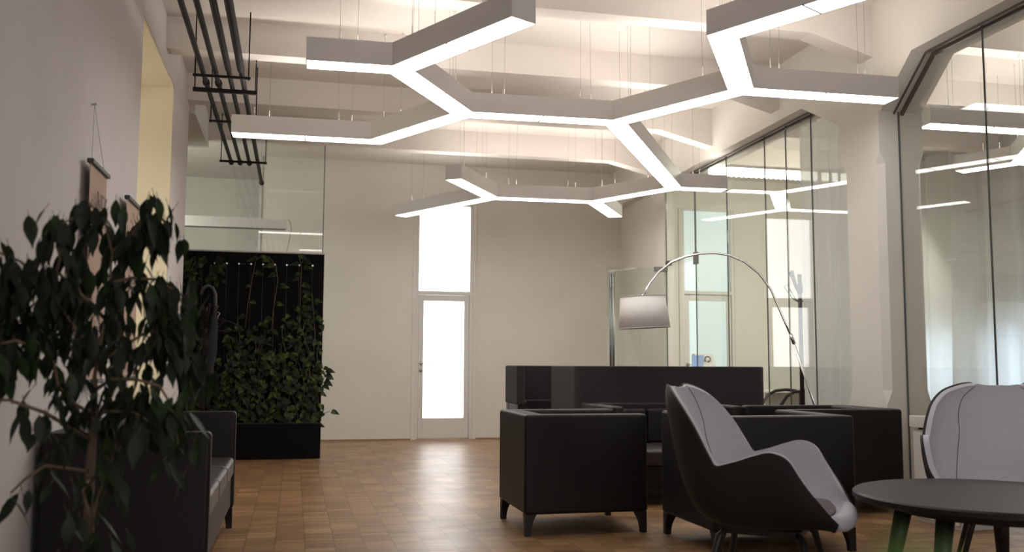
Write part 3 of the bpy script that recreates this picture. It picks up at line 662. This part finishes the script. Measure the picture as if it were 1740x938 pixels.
def privacy(loc, rz, D, W, label):
    """high felt screen wrapped round back and sides; faces local +x"""
    e = tag(empty('privacy_sofa', loc, rz), label, 'sofa'); x0, x1, y0, y1 = -D / 2, D / 2, -W / 2, W / 2; t = .085
    MB().box(x0 + .02, x0 + .16, y0 + .02, y1 - .02, .12, .70).build('backrest', M['leather'], e, bevel=.015)
    for s in (-1, 1):
        a0, a1 = (y0 + .02, y0 + .12) if s < 0 else (y1 - .12, y1 - .02)
        MB().box(x0 + .161, x1 - .04, a0, a1, .12, .70).build('armrest', M['leather'], e, bevel=.015)
    for i in range(2):
        wy = (W - .24) / 2; a = y0 + .12 + i * wy
        MB().box(x0 + .162, x1 - .03, a + .002, a + wy - .002, .27, .44).build('seat_cushion', M['leather'], e, bevel=.025, bseg=4)
    MB().box(x0 + .162, x1 - .06, y0 + .122, y1 - .122, .12, .268).build('seat_base', M['leather'], e)
    # U shaped screen with rounded corners, one soft piece
    def U(off):
        r = .09 - off if off < .05 else .02
        pts = [(x1, y0 + off)]
        for k in range(7):
            a = math.pi / 2 * k / 6; pts.append((x0 + off + r - r * math.sin(a), y0 + off + r - r * math.cos(a)))
        for k in range(7):
            a = math.pi / 2 * k / 6; pts.append((x0 + off + r - r * math.cos(a), y1 - off - r + r * math.sin(a)))
        pts.append((x1, y1 - off)); return pts
    outer, inner = U(0), U(t)
    b = MB(); v = []; n = len(outer); z0, z1 = .665, 1.075
    for p in outer: v += [(p[0], p[1], z0), (p[0], p[1], z1)]
    m0 = len(v)
    for p in inner: v += [(p[0], p[1], z0), (p[0], p[1], z1)]
    f = []
    for i in range(n - 1):
        a = 2 * i; c = m0 + 2 * i
        f += [(a, a + 1, a + 3, a + 2), (c, c + 2, c + 3, c + 1), (a + 1, c + 1, c + 3, a + 3), (a, a + 2, c + 2, c)]
    e0, e1 = 2 * (n - 1), m0 + 2 * (n - 1)
    f += [(0, m0, m0 + 1, 1), (e0, e0 + 1, e1 + 1, e1)]
    b.add(v, f).build('privacy_screen', M['felt'], e, bevel=.014, bseg=3)
    for sx in (-1, 1):
        for sy in (-1, 1): tapered_leg(e, sx * (D / 2 - .05), sy * (W / 2 - .03), .122, .06, .035, sx, sy)
    return e
privacy((3.28, 8.33, 0), R(90), .84, 1.80, 'high backed charcoal felt sofa seen from behind at the centre of the lounge')
privacy((3.19, 10.1, 0), R(-90), .64, 1.80, 'high backed charcoal felt sofa furthest back, its left wing beside the door wall')

# shell chairs ------------------------------------------------------
def cr(P, t):
    n = len(P) - 1; t = max(0, min(n - 1e-6, t * n)); i = int(t); u = t - i
    p = [P[max(0, i - 1)], P[i], P[i + 1], P[min(n, i + 2)]]
    return tuple(.5 * (2 * p[1][k] + (p[2][k] - p[0][k]) * u + (2 * p[0][k] - 5 * p[1][k] + 4 * p[2][k] - p[3][k]) * u * u + (3 * p[1][k] - p[0][k] - 3 * p[2][k] + p[3][k]) * u ** 3) for k in range(len(p[0])))
def shell_chair(loc, rz, label, sc=1.0):
    """faces local +x"""
    e = tag(empty('shell_chair', loc, rz), label, 'armchair')
    # stations from the seat front up to the top of the back:
    # centre (x,z), half width w at the rim, rim offset (rx,rz) from the centre, belly exponent
    S = [(.365, .375, .36, .405, .27), (.33, .385, .335, .45, .31), (.26, .385, .285, .53, .36), (.19, .378, .235, .61, .38), (.12, .372, .19, .68, .39), (.05, .368, .12, .706, .39), (-.03, .365, .05, .69, .39), (-.11, .37, -.03, .662, .39),
         (-.19, .395, -.085, .646, .39), (-.245, .44, -.12, .640, .39), (-.29, .52, -.14, .668, .387), (-.325, .61, -.175, .730, .378), (-.355, .70, -.215, .80, .362), (-.378, .79, -.265, .87, .336), (-.395, .87, -.32, .93, .285), (-.404, .925, -.362, .962, .215), (-.407, .962, -.39, .978, .15), (-.407, .974, -.403, .980, .115)]
    NS, NU = 64, 29
    def surf(off):
        g = []
        for i in range(NS + 1):
            cx, cz, rx, rz_, w_ = cr(S, i / NS); row = []; ex = 4.6 if i / NS < .42 else 4.6 - 2.4 * min(1, (i / NS - .42) * 3)
            for j in range(NU):
                u = -1 + 2 * j / (NU - 1); au = abs(u)
                # U section: flat in the middle, turning up to the rim
                y = w_ * math.sin(u * math.pi / 2 * .94) / math.sin(math.pi / 2 * .94) if True else w_ * u
                k = au ** ex
                row.append(Vector((cx + (rx - cx) * k, y, cz + (rz_ - cz) * k)))
            g.append(row)
        return g
    g = surf(0)
    # normals for thickness
    def nor(i, j):
        a = g[min(NS, i + 1)][j] - g[max(0, i - 1)][j]; b_ = g[i][min(NU - 1, j + 1)] - g[i][max(0, j - 1)]
        return a.cross(b_).normalized()
    th_ = .030
    inner = [[g[i][j] for j in range(NU)] for i in range(NS + 1)]
    def sheet(off0, name, mt, rim):
        v = []; f = []
        for i in range(NS + 1):
            for j in range(NU): v.append(inner[i][j] + nor(i, j) * off0)
        for i in range(NS):
            for j in range(NU - 1): f.append((i * NU + j, i * NU + j + 1, (i + 1) * NU + j + 1, (i + 1) * NU + j))
        o = MB().add(v, f).build(name, mt, e, smooth=True)
        md = o.modifiers.new('solid', 'SOLIDIFY'); md.thickness = rim; md.offset = 0
        bv = o.modifiers.new('bev', 'BEVEL'); bv.width = rim * .42; bv.segments = 3; bv.limit_method = 'ANGLE'; bv.angle_limit = R(50)
        return o
    sheet(.0, 'upholstery', M['shellgrey'], .028)
    sheet(-.022 * SIGN, 'outer_shell', M['shelldark'], .016)
    # seat pad following the seat
    v = []; f = []; n1, n2 = 14, 14
    for top in (1, 0):
        for i in range(n1 + 1):
            for j in range(n2 + 1):
                a = -1 + 2 * i / n1; b_ = -1 + 2 * j / n2
                x = .13 + .195 * a * math.sqrt(1 - .28 * b_ * b_); y = .275 * b_ * math.sqrt(1 - .28 * a * a)
                ed = max(abs(a), abs(b_)) ** 6
                v.append((x, y, .396 + (.055 * (1 - ed * .75) if top else 0) + .0 * x))
    K = (n1 + 1) * (n2 + 1); idx = lambda t, i, j: t * K + i * (n2 + 1) + j
    for i in range(n1):
        for j in range(n2):
            f.append((idx(0, i, j), idx(0, i + 1, j), idx(0, i + 1, j + 1), idx(0, i, j + 1))); f.append((idx(1, i, j), idx(1, i, j + 1), idx(1, i + 1, j + 1), idx(1, i + 1, j)))
    for i in range(n1):
        for j in (0, n2): f.append((idx(0, i, j), idx(0, i + 1, j), idx(1, i + 1, j), idx(1, i, j)))
    for j in range(n2):
        for i in (0, n1): f.append((idx(0, i, j), idx(0, i, j + 1), idx(1, i, j + 1), idx(1, i, j)))
    MB().add(v, f).build('seat_pad', M['cushion'], e, smooth=True)
    # rolled front edge
    MB().tube([(.352, -.265, .412), (.366, -.2, .392), (.376, -.1, .383), (.379, 0, .381), (.376, .1, .383), (.366, .2, .392), (.352, .265, .412)], [.020, .036, .042, .044, .042, .036, .020], 14).build('front_roll', M['shellgrey'], e, smooth=True)
    # stitched seams running up the wings of the back
    for s in (-1, 1):
        pts = []
        for q in range(16):
            t = .50 + .44 * q / 15; uu = s * (.43 + (.34 * (q / 15 - .45) if q > 6 else .06 * (.45 - q / 15)))
            i = t * NS; i0 = int(i); j = (uu + 1) / 2 * (NU - 1); j0 = int(j)
            p = g[i0][j0].lerp(g[min(NS, i0 + 1)][j0], i - i0).lerp(g[i0][min(NU - 1, j0 + 1)].lerp(g[min(NS, i0 + 1)][min(NU - 1, j0 + 1)], i - i0), j - j0)
            pts.append(p + nor(i0, j0) * .0145 * SIGN)
        MB().tube(pts, .0022, 5).build('seam', M['cushion'], e, smooth=True)
    # splayed four leg base
    MB().box(-.17, .20, -.15, .15, .30, .335).build('under_frame', M['woodleg'], e, bevel=.008)
    for sx in (-1, 1):
        for sy in (-1, 1):
            MB().tube([(.02 + sx * .15, sy * .12, .33), (.02 + sx * .19, sy * .17, .29), (.02 + sx * .25, sy * .25, .0)], [.016, .018, .011], 10).build('leg', M['woodleg'], e, smooth=True)
    return e
SIGN = -1
shell_chair((2.193, 4.218, 0), R(-39), 'pale grey shell lounge chair with dark outer shell, facing right in the foreground')
shell_chair((3.80, 4.52, 0), math.atan2(-.801, -.599), 'pale grey shell lounge chair cut by the right edge of the photo')

lat0 = Vector((math.cos(YAW), -math.sin(YAW), 0)); dep0 = Vector((math.sin(YAW), math.cos(YAW), 0))
# coffee table ------------------------------------------------------
ct = tag(empty('coffee_table', (3.15, 3.82, 0)), 'round dark low coffee table in the right foreground', 'table')
MB().lathe([(.57, .455), (.600, .46), (.618, .472), (.618, .492), (.608, .50)], seg=96).build('tabletop', M['tabletop'], ct, smooth=False)
MB().lathe([(.40, .415), (.44, .42), (.45, .455)], seg=64).build('apron', M['woodleg'], ct, smooth=False)
for lx, ly in ((-.47, .13), (-.40, -.25), (.24, .42), (.46, -.22)):
    q = lat0 * lx + dep0 * ly
    MB().tube([(q.x * .80, q.y * .80, .43), (q.x * .88, q.y * .88, .25), (q.x, q.y, 0)], [.040, .034, .022], 14).build('leg', M['woodleg'], ct, smooth=True)

# white cabinet beside the right armchair ---------------------------
wc = tag(empty('white_cabinet', (4.47, 5.80, 0), R(90)), 'low white cabinet with a tray top between the right armchair and shell chair', 'cabinet')
MB().box(-.23, .23, -.13, .145, .0, .64).build('body', M['white'], wc, bevel=.004)
for s_ in (-1, 1): MB().box(min(s_ * .002, s_ * .225), max(s_ * .002, s_ * .225), .146, .158, .03, .63).build('door', M['white'], wc, bevel=.002, bseg=1)
MB().add([(x, y, z) for z in (.655, .70) for x, y in ((-.24, -.15), (.24, -.15), (.24, .175), (-.24, .175))] + [(x, y, .735) for x, y in ((-.24, -.15), (.24, -.15), (.24, .175), (-.24, .175))] + [(x, y, z) for z in (.735, .70) for x, y in ((-.215, -.125), (.215, -.125), (.215, .15), (-.215, .15))],
         [(3, 2, 1, 0)] + [(a + k, a + (k + 1) % 4, a + 4 + (k + 1) % 4, a + 4 + k) for a in (0, 4, 8, 12) for k in range(4)] + [(16, 17, 18, 19)]).build('tray_top', M['white'], wc, bevel=.003, bseg=1)
MB().box(-.20, .20, -.11, .13, .64, .656).build('shadow_gap', M['dark'], wc)
mg = tag(MB().box(-.11, .11, -.13, .13, .701, .712).build('magazine', M['edge'], bevel=.002), 'flat pale magazine lying in the white cabinet tray', 'magazine'); mg.location = (4.47, 5.78, 0)
dl = tag(MB().box(.04, .14, -.17, .17, .736, .752).build('dark_folder', M['dark'], bevel=.004), 'dark folder lying across the back of the white tray', 'folder'); dl.location = (4.47, 5.80, 0)

# arc floor lamp ----------------------------------------------------
al = tag(empty('arc_lamp', (4.50, 7.33, 0)), 'chrome arc floor lamp with a white drum shade over the sofas', 'floor lamp')
p0 = Vector((2.946, 7.75)); dd = Vector((.965363, -.260909)); base = Vector((4.50, 7.33))
def ap(s, z): q = p0 + dd * s - base; return (q.x, q.y, z)
arc = [(.002, 1.698), (.018, 1.739), (.054, 1.80), (.131, 1.893), (.234, 1.975), (.362, 2.027), (.489, 2.053), (.616, 2.058), (.743, 2.037), (.868, 1.981), (.993, 1.878), (1.091, 1.74), (1.148, 1.598), (1.21, 1.446), (1.267, 1.309)]
MB().tube([ap(*q) for q in arc], .0095, 10).build('arc_tube', M['chrome'], al, smooth=True)
MB().tube([ap(1.258, 1.33), ap(1.443, .744), ap(1.61, .03)], .011, 10).build('pole', M['chrome'], al, smooth=True)
MB().tube([ap(1.25, 1.355), ap(1.278, 1.275)], .015, 12).build('joint_sleeve', M['steel'], al, smooth=True)
o = MB().lathe([(.135, 0), (.135, .045), (.13, .05)], seg=48).build('base', M['stone'], al); o.location = ap(1.61, 0)
tl = R(3)
sh = MB(); seg = 56; v = []
for r_, z in ((.222, -.0), (.194, .272)):
    for k in range(seg): a = 2 * math.pi * k / seg; v.append((r_ * math.cos(a), r_ * math.sin(a), z))
sh.add(v, [(k, (k + 1) % seg, seg + (k + 1) % seg, seg + k) for k in range(seg)])
o = sh.build('lamp_shade', M['shade'], al, smooth=True); o.location = ap(0, 1.405); o.rotation_euler = (0, -tl, 0)
sd = o.modifiers.new('s', 'SOLIDIFY'); sd.thickness = .004
r1 = MB(); 
for r_, z in ((.223, .0), (.195, .272)): r1.tube([(r_ * math.cos(2 * math.pi * k / 48), r_ * math.sin(2 * math.pi * k / 48), z) for k in range(49)], .003, 6)
rr = r1.build('shade_rim', M['edge'], o, smooth=True)
sp = MB()
for k in range(3): a = 2.1 * k; sp.tube([(0, 0, .272), (.194 * math.cos(a), .194 * math.sin(a), .272)], .003, 5)
sp.tube([(0, 0, .29), (0, 0, .17)], .018, 10); sp.build('lamp_holder', M['chrome'], o, smooth=True)
bz = MB().lathe([(.008, .17), (.022, .155), (.032, .12), (.026, .09), (.006, .075)], seg=20).build('bulb', M['shadein'], o, smooth=True)
MB().tube([(.1925, -.03, .265), (.2205, -.034, .004)], .0012, 4).build('shade_seam', M['edge'], o)

# ------------------------------------------------------------------ meeting room contents
def curtain(name, path, z0, z1, mt, label, amp, wl, seed, flare=0, top=None):
    r = random.Random(seed); P = [Vector(p) for p in path]; tot = sum((P[i + 1] - P[i]).length for i in range(len(P) - 1)); n = int(tot / wl * 10); v = []; nz = 14
    ph = [r.uniform(0, 6.28) for _ in range(4)]
    for j in range(nz + 1):
        tz = j / nz
        for i in range(n + 1):
            s = i / n * tot; q = s; k = 0
            while k < len(P) - 2 and q > (P[k + 1] - P[k]).length: q -= (P[k + 1] - P[k]).length; k += 1
            d = (P[k + 1] - P[k]).normalized(); nn = Vector((-d.y, d.x))
            w_ = 2 * math.pi * s / wl
            a = amp * (.45 + .55 * (1 - tz)) * (math.sin(w_ + .7 * math.sin(s * 3.1 + ph[0])) + .45 * math.sin(w_ * 1.73 + ph[1]) + .3 * math.sin(w_ * .41 + ph[2]))
            zt = z1 if top is None else top((P[k] + d * q))
            p = P[k] + d * q + nn * a + d * (flare * (1 - tz) ** 2 * math.sin(s * 2 + ph[3]))
            v.append((p.x, p.y, z0 + (zt - z0) * tz))
    f = [(j * (n + 1) + i, j * (n + 1) + i + 1, (j + 1) * (n + 1) + i + 1, (j + 1) * (n + 1) + i) for j in range(nz) for i in range(n)]
    o = MB().add(v, f).build(name, mt, smooth=True); return tag(o, label, 'curtain')
curtain('sheer_curtain', [(gx(4.62, 7.2) + .06, 7.2), (gx(4.62, 8.5) + .06, 8.5)], .02, 3.43, M['sheer'], 'gathered sheer white curtain behind the glass left of the column', .05, .17, 2, .04, top=lambda p: min(3.46, 3.12 + (max(p.y, 7.14) - 7.14) * .5 + .0))
curtain('window_curtain', [(8.42, 4.0), (8.42, 13.5)], .02, 3.95, M['sheer2'], 'long white pleated curtain across the meeting room windows', .10, .50, 7, .05)
wn = tag(empty('window_2', (8.72, 8.8, 0)), 'meeting room windows behind the long white curtain', 'window', kind='structure')
M['daywin'] = mat('daylit_window_glass', (.7, .8, .9), .4, emit=(.70, .84, 1.0), estr=2.6)
for k in range(4): MB().box(0, .025, -3.6 + k * 1.9, -2.2 + k * 1.9, .55, 1.55).build('window_pane', M['daywin'], wn)
fb = MB()
for k in range(4):
    a, c = -3.6 + k * 1.9, -2.2 + k * 1.9
    for y0, y1, z0, z1 in ((a - .05, a, .50, 1.60), (c, c + .05, .50, 1.60), (a, c, .50, .55), (a, c, 1.55, 1.60)): fb.box(-.02, .03, y0, y1, z0, z1)
fb.build('window_frame', M['frame'], wn)

dk = tag(empty('office_desk', (6.75, 12.4, 0)), 'white desk in the meeting room seen through the glass', 'desk')
MB().box(-.75, .75, -.35, .35, .715, .742).build('desktop', M['white'], dk, bevel=.004)
for x in (-.7, .7):
    for y in (-.3, .3): MB().tube([(x, y, 0), (x, y, .715)], .018, 10).build('leg', M['steel'], dk, smooth=True)
MB().box(-.08, .75, .28, .30, .30, .715).build('modesty_panel', M['frame'], dk)
bxx = tag(MB().box(-.05, .05, -.12, .12, .0, .42).build('computer_tower', M['dark'], bevel=.006), 'small black computer tower by the white desk', 'computer'); bxx.location = (6.72, 12.0, 0)
# cantilever chair beside the desk
cc = tag(empty('desk_chair', (6.15, 11.0, 0)), 'dark chair with curved arm in front of the white desk', 'chair')
for s in (-1, 1):
    MB().tube([(-.38, s * .24, .0), (-.36, s * .24, .35), (-.30, s * .24, .58), (-.20, s * .24, .71), (-.10, s * .24, .765), (.05, s * .24, .78), (.20, s * .24, .765)], [.02] * 7, 10).build('arm_frame', M['darkmetal'], cc, smooth=True)
MB().box(-.22, .26, -.22, .22, .42, .47).build('seat', M['leather'], cc, bevel=.02)
MB().box(.22, .26, -.22, .22, .50, .76).build('backrest', M['leather'], cc, bevel=.015)
MB().box(-.38, .30, -.245, .245, .0, .03).build('floor_frame', M['darkmetal'], cc)
MB().box(.20, .25, -.05, .05, .03, .42).build('stem', M['darkmetal'], cc)
for s in (-1, 1): MB().box(-.30, -.22, min(s * .2, s * .25), max(s * .2, s * .25), .43, .46).build('cross_bar', M['darkmetal'], cc)

# desk phone on a counter behind the high sofa
ctr = tag(empty('reception_counter', (5.12, 11.45, 0)), 'narrow white counter hidden behind the high backed sofas', 'counter')
MB().box(-.14, .22, -.25, .25, 0, 1.04).build('body', M['white'], ctr, bevel=.004); MB().box(-.16, .24, -.27, .27, 1.04, 1.065).build('worktop', M['white'], ctr, bevel=.004)
ph = tag(empty('desk_phone', (5.10, 11.42, 1.065), R(-8)), 'pale desk phone with blue screen on the counter behind the sofa', 'phone')
MB().extr([(-.13, 0), (.13, 0), (.13, .13), (.09, .175), (-.01, .17)], 'x', -.08, .17).build('phone_body', M['white'], ph, bevel=.008)
b = MB().add([(-.15, -.145, .01), (-.01, -.145, .01), (.04, -.03, .15), (-.10, -.03, .15), (-.15, -.13, .0), (-.01, -.13, .0), (.04, -.015, .14), (-.10, -.015, .14)], [(0, 1, 2, 3), (7, 6, 5, 4), (0, 4, 5, 1), (1, 5, 6, 2), (2, 6, 7, 3), (3, 7, 4, 0)]).build('screen_panel', M['screen'], ph)
MB().tube([(.07 + .035 * math.cos(t * .5), -.09, .10 + .035 * math.sin(t * .5)) for t in range(-3, 9)], .008, 8).build('coiled_cord', M['dark'], ph, smooth=True)

# ------------------------------------------------------------------ posters on the left wall
def poster(y0, y1, z0, z1, lab, nail, lines):
    e = tag(empty('wall_scroll', (XL + .012, (y0 + y1) / 2, 0)), lab, 'poster'); h = (y1 - y0) / 2; t = .028
    b = MB().add([(t + .02, -h, z0), (t + .02, h, z0), (t, h, z1), (t, -h, z1), (t + .024, -h, z0), (t + .024, h, z0), (t + .004, h, z1), (t + .004, -h, z1)],
                 [(3, 2, 1, 0), (4, 5, 6, 7), (0, 1, 5, 4), (1, 2, 6, 5), (2, 3, 7, 6), (3, 0, 4, 7)]); b.build('sheet', M['paper'], e)
    for z in (z0, z1): MB().box(t - .012, t + .022 + (.01 if z == z0 else 0), -h - .012, h + .012, z - .012, z + .012).build('wooden_bar', M['dark'], e, bevel=.003, bseg=1)
    for yy, z, hh, n in lines:
        pb = MB()
        xx = t + .0245 + (z1 - z) / (z1 - z0) * .02
        for k in range(n):
            a = -h * .62 + (2 * h * .62) * k / n
            w_ = h * 1.24 / n * .72; 
            # blocky capital letter shapes
            st = w_ * .28
            pb.box(xx - .0003, xx + .0008, a + yy, a + yy + st, z, z + hh)
            if k % 3 != 1: pb.box(xx - .0003, xx + .0008, a + yy, a + yy + w_, z + hh * .78, z + hh)
            if k % 2: pb.box(xx - .0003, xx + .0008, a + yy, a + yy + w_, z, z + hh * .2)
            if k % 2 == 0: pb.box(xx - .0003, xx + .0008, a + yy + w_ - st, a + yy + w_, z, z + hh * .95)
        pb.build('blurred_lettering', M['print'], e)
    if nail is None: return
    ny = nail - (y0 + y1) / 2
    for s in (-1, 1): MB().tube([(t, s * h * .8, z1), (.006, ny, z1 + .345)], .0012, 4).build('hanging_thread', M['wire'], e)
    MB().tube([(-.012, ny, z1 + .345), (.016, ny, z1 + .35)], .006, 8).build('nail', M['steel'], e)
poster(5.35, 5.80, .98, 2.155, 'narrow hanging paper scroll with dark bars, nearer one on the left wall', 5.51, [(0, 1.93, .075, 6), (.02, 1.82, .035, 4), (0, 1.25, .03, 8), (0, 1.17, .03, 8)])
poster(6.49, 6.95, .98, 2.155, 'narrow hanging paper scroll with dark bars, next to the window recess', None, [(0, 1.60, .05, 5), (0, 1.50, .03, 5), (0, 1.32, .03, 8)])

# ------------------------------------------------------------------ ficus in the left foreground
fx, fy = -.64, 3.36
fc = tag(empty('potted_ficus', (fx, fy, 0)), 'tall weeping fig with drooping dark leaves before the left sofa', 'plant')
MB().lathe([(.13, 0), (.15, .02), (.185, .30), (.19, .32), (.175, .32), (.165, .27)], seg=40).build('pot', M['pot'], fc, smooth=False)
MB().lathe([(.01, .265), (.166, .27)], seg=30).build('soil', M['soil'], fc)
lat = Vector((math.cos(YAW), -math.sin(YAW), 0)); dep = Vector((math.sin(YAW), math.cos(YAW), 0)); K = .00200
def fp(px_, py_, d=0): return lat * ((px_ - 160) * K) + dep * d + Vector((0, 0, 1.08 + (614 - py_) * K))
B = lambda *p: [fp(*q) for q in p]
rf = random.Random(21)
trunk = [Vector((0, 0, .26)), fp(163, 905), fp(160, 800), fp(162, 700), fp(160, 640)]
MB().tube(trunk, [.018, .0165, .015, .013, .011], 12).build('trunk', M['trunk'], fc, smooth=True)
paths = [
 B((160, 640), (162, 590, .02), (165, 540, .04), (172, 480, .03), (180, 430, .0), (172, 380, -.03), (150, 352, -.05), (138, 348, -.05)),
 B((180, 430), (205, 400, .03), (222, 370, .05), (218, 350, .06), (235, 345, .07), (250, 372, .08)),
 B((172, 480, .03), (200, 470, .08), (235, 470, .12), (262, 490, .15), (280, 500, .15)),
 B((160, 600), (140, 560, -.06), (110, 500, -.12), (70, 455, -.16), (25, 435, -.18), (-10, 450, -.18)),
 B((140, 560, -.06), (100, 545, -.1), (60, 530, -.14), (20, 540, -.15), (0, 570, -.15)),
 B((110, 500, -.12), (130, 450, -.15), (120, 400, -.15), (150, 385, -.16)),
 B((160, 620), (190, 590, .05), (225, 560, .1), (255, 560, .14), (285, 600, .16), (290, 630, .16)),
 B((225, 560, .1), (240, 530, .1), (262, 540, .12), (268, 560, .12)),
 B((162, 700), (150, 680, -.08), (135, 650, -.14), (128, 610, -.15)),
 B((160, 740), (130, 690, -.2), (90, 670, -.26), (40, 672, -.28), (10, 700, -.28), (5, 760, -.28)),
 B((160, 660), (200, 640, -.06), (250, 640, -.10), (290, 650, -.12), (312, 680, -.13), (325, 740, -.13)),
 B((162, 700), (205, 690, -.1), (255, 690, -.14), (280, 705, -.14)),
 B((160, 790), (135, 770, -.2), (110, 790, -.22), (90, 810, -.22)),
 B((165, 905), (190, 850, -.1), (205, 810, -.12), (222, 760, -.12), (232, 760, -.12)),
 B((160, 800), (172, 815, -.1), (185, 840, -.12), (190, 855, -.12)),
 B((128, 610), (80, 580, -.2), (40, 590, -.22), (15, 620, -.22)),
 B((165, 540, .04), (150, 500, -.1), (120, 470, -.12), (60, 490, -.14), (30, 500, -.14)),
]
br = MB()
for k, P in enumerate(paths):
    n = len(P); br.tube(P, [.0050 * (1 - i / n) + .0016 for i in range(n)], 7)
br.build('branches', M['trunk'], fc, smooth=True)
nleaf = [84, 70, 66, 112, 84, 60, 88, 44, 30, 46, 66, 36, 10, 18, 10, 56, 66]
lv_, tw = MB(), MB()
for P, nl in zip(paths, nleaf):
    n = len(P)
    for i in range(nl):
        t = (.14 + .86 * rf.random()) * (n - 1.001); k = int(t); q = P[k].lerp(P[k + 1], t - k)
        q = q + lat * rf.gauss(0, .034) + dep * rf.gauss(0, .055) + Vector((0, 0, rf.gauss(-.02, .035)))
        a = rf.uniform(0, 6.28); sp_ = rf.uniform(.15, .75)
        d = lat * (math.cos(a) * sp_) + dep * (math.sin(a) * sp_) - Vector((0, 0, 1))
        nr = (lat * math.cos(a) + dep * math.sin(a)) * .9 + Vector((0, 0, .35)) + lat * rf.uniform(-.6, .6) - dep * .3
        L = rf.uniform(.060, .105)
        st = q - d.normalized() * .018
        tw.tube([st, q], .0010, 4)
        add_leaf(lv_, q, d, nr, L * 1.08, L * .43, 'leaf', fold=rf.uniform(.1, .4), droop=rf.uniform(-.05, .22))
tag(lv_.build('foliage', M['ficus'], fc, smooth=True), kind='stuff'); tag(tw.build('leaf_stalks', M['twig'], fc), kind='stuff')

# leafy plant close to the lens, its leaf tips out of focus at the lower right
fg = tag(empty('leafy_plant', (.168, .235, 0)), 'blurred bright green leaf tips at the bottom right, close to the lens', 'plant')
MB().lathe([(.07, 0), (.075, .01), (.09, .16), (.09, .175), (.08, .175)], seg=30).build('pot', M['pot'], fg)
MB().tube([(0, 0, .15), (.004, .0, .5), (.0, .0, .995)], [.008, .006, .004], 8).build('stem', M['twig'], fg, smooth=True)
lf = MB()
for k in range(7):
    a = k * 2.4; d = Vector((math.cos(a) * .8, math.sin(a) * .8, .55)); add_leaf(lf, Vector((0, 0, .66 + .03 * k)), d, Vector((0, 0, 1)), .075, .045, 'leaf')
for dx, z in ((-.004, .985), (.012, .982), (-.02, .975)):
    add_leaf(lf, Vector((dx * .4, 0, z)), Vector((dx * 9, .1, .9)), Vector((-.2, -1, .2)), .046, .032, 'leaf', droop=0)
lf.build('leaves', M['fgleaf'], fg, smooth=True)
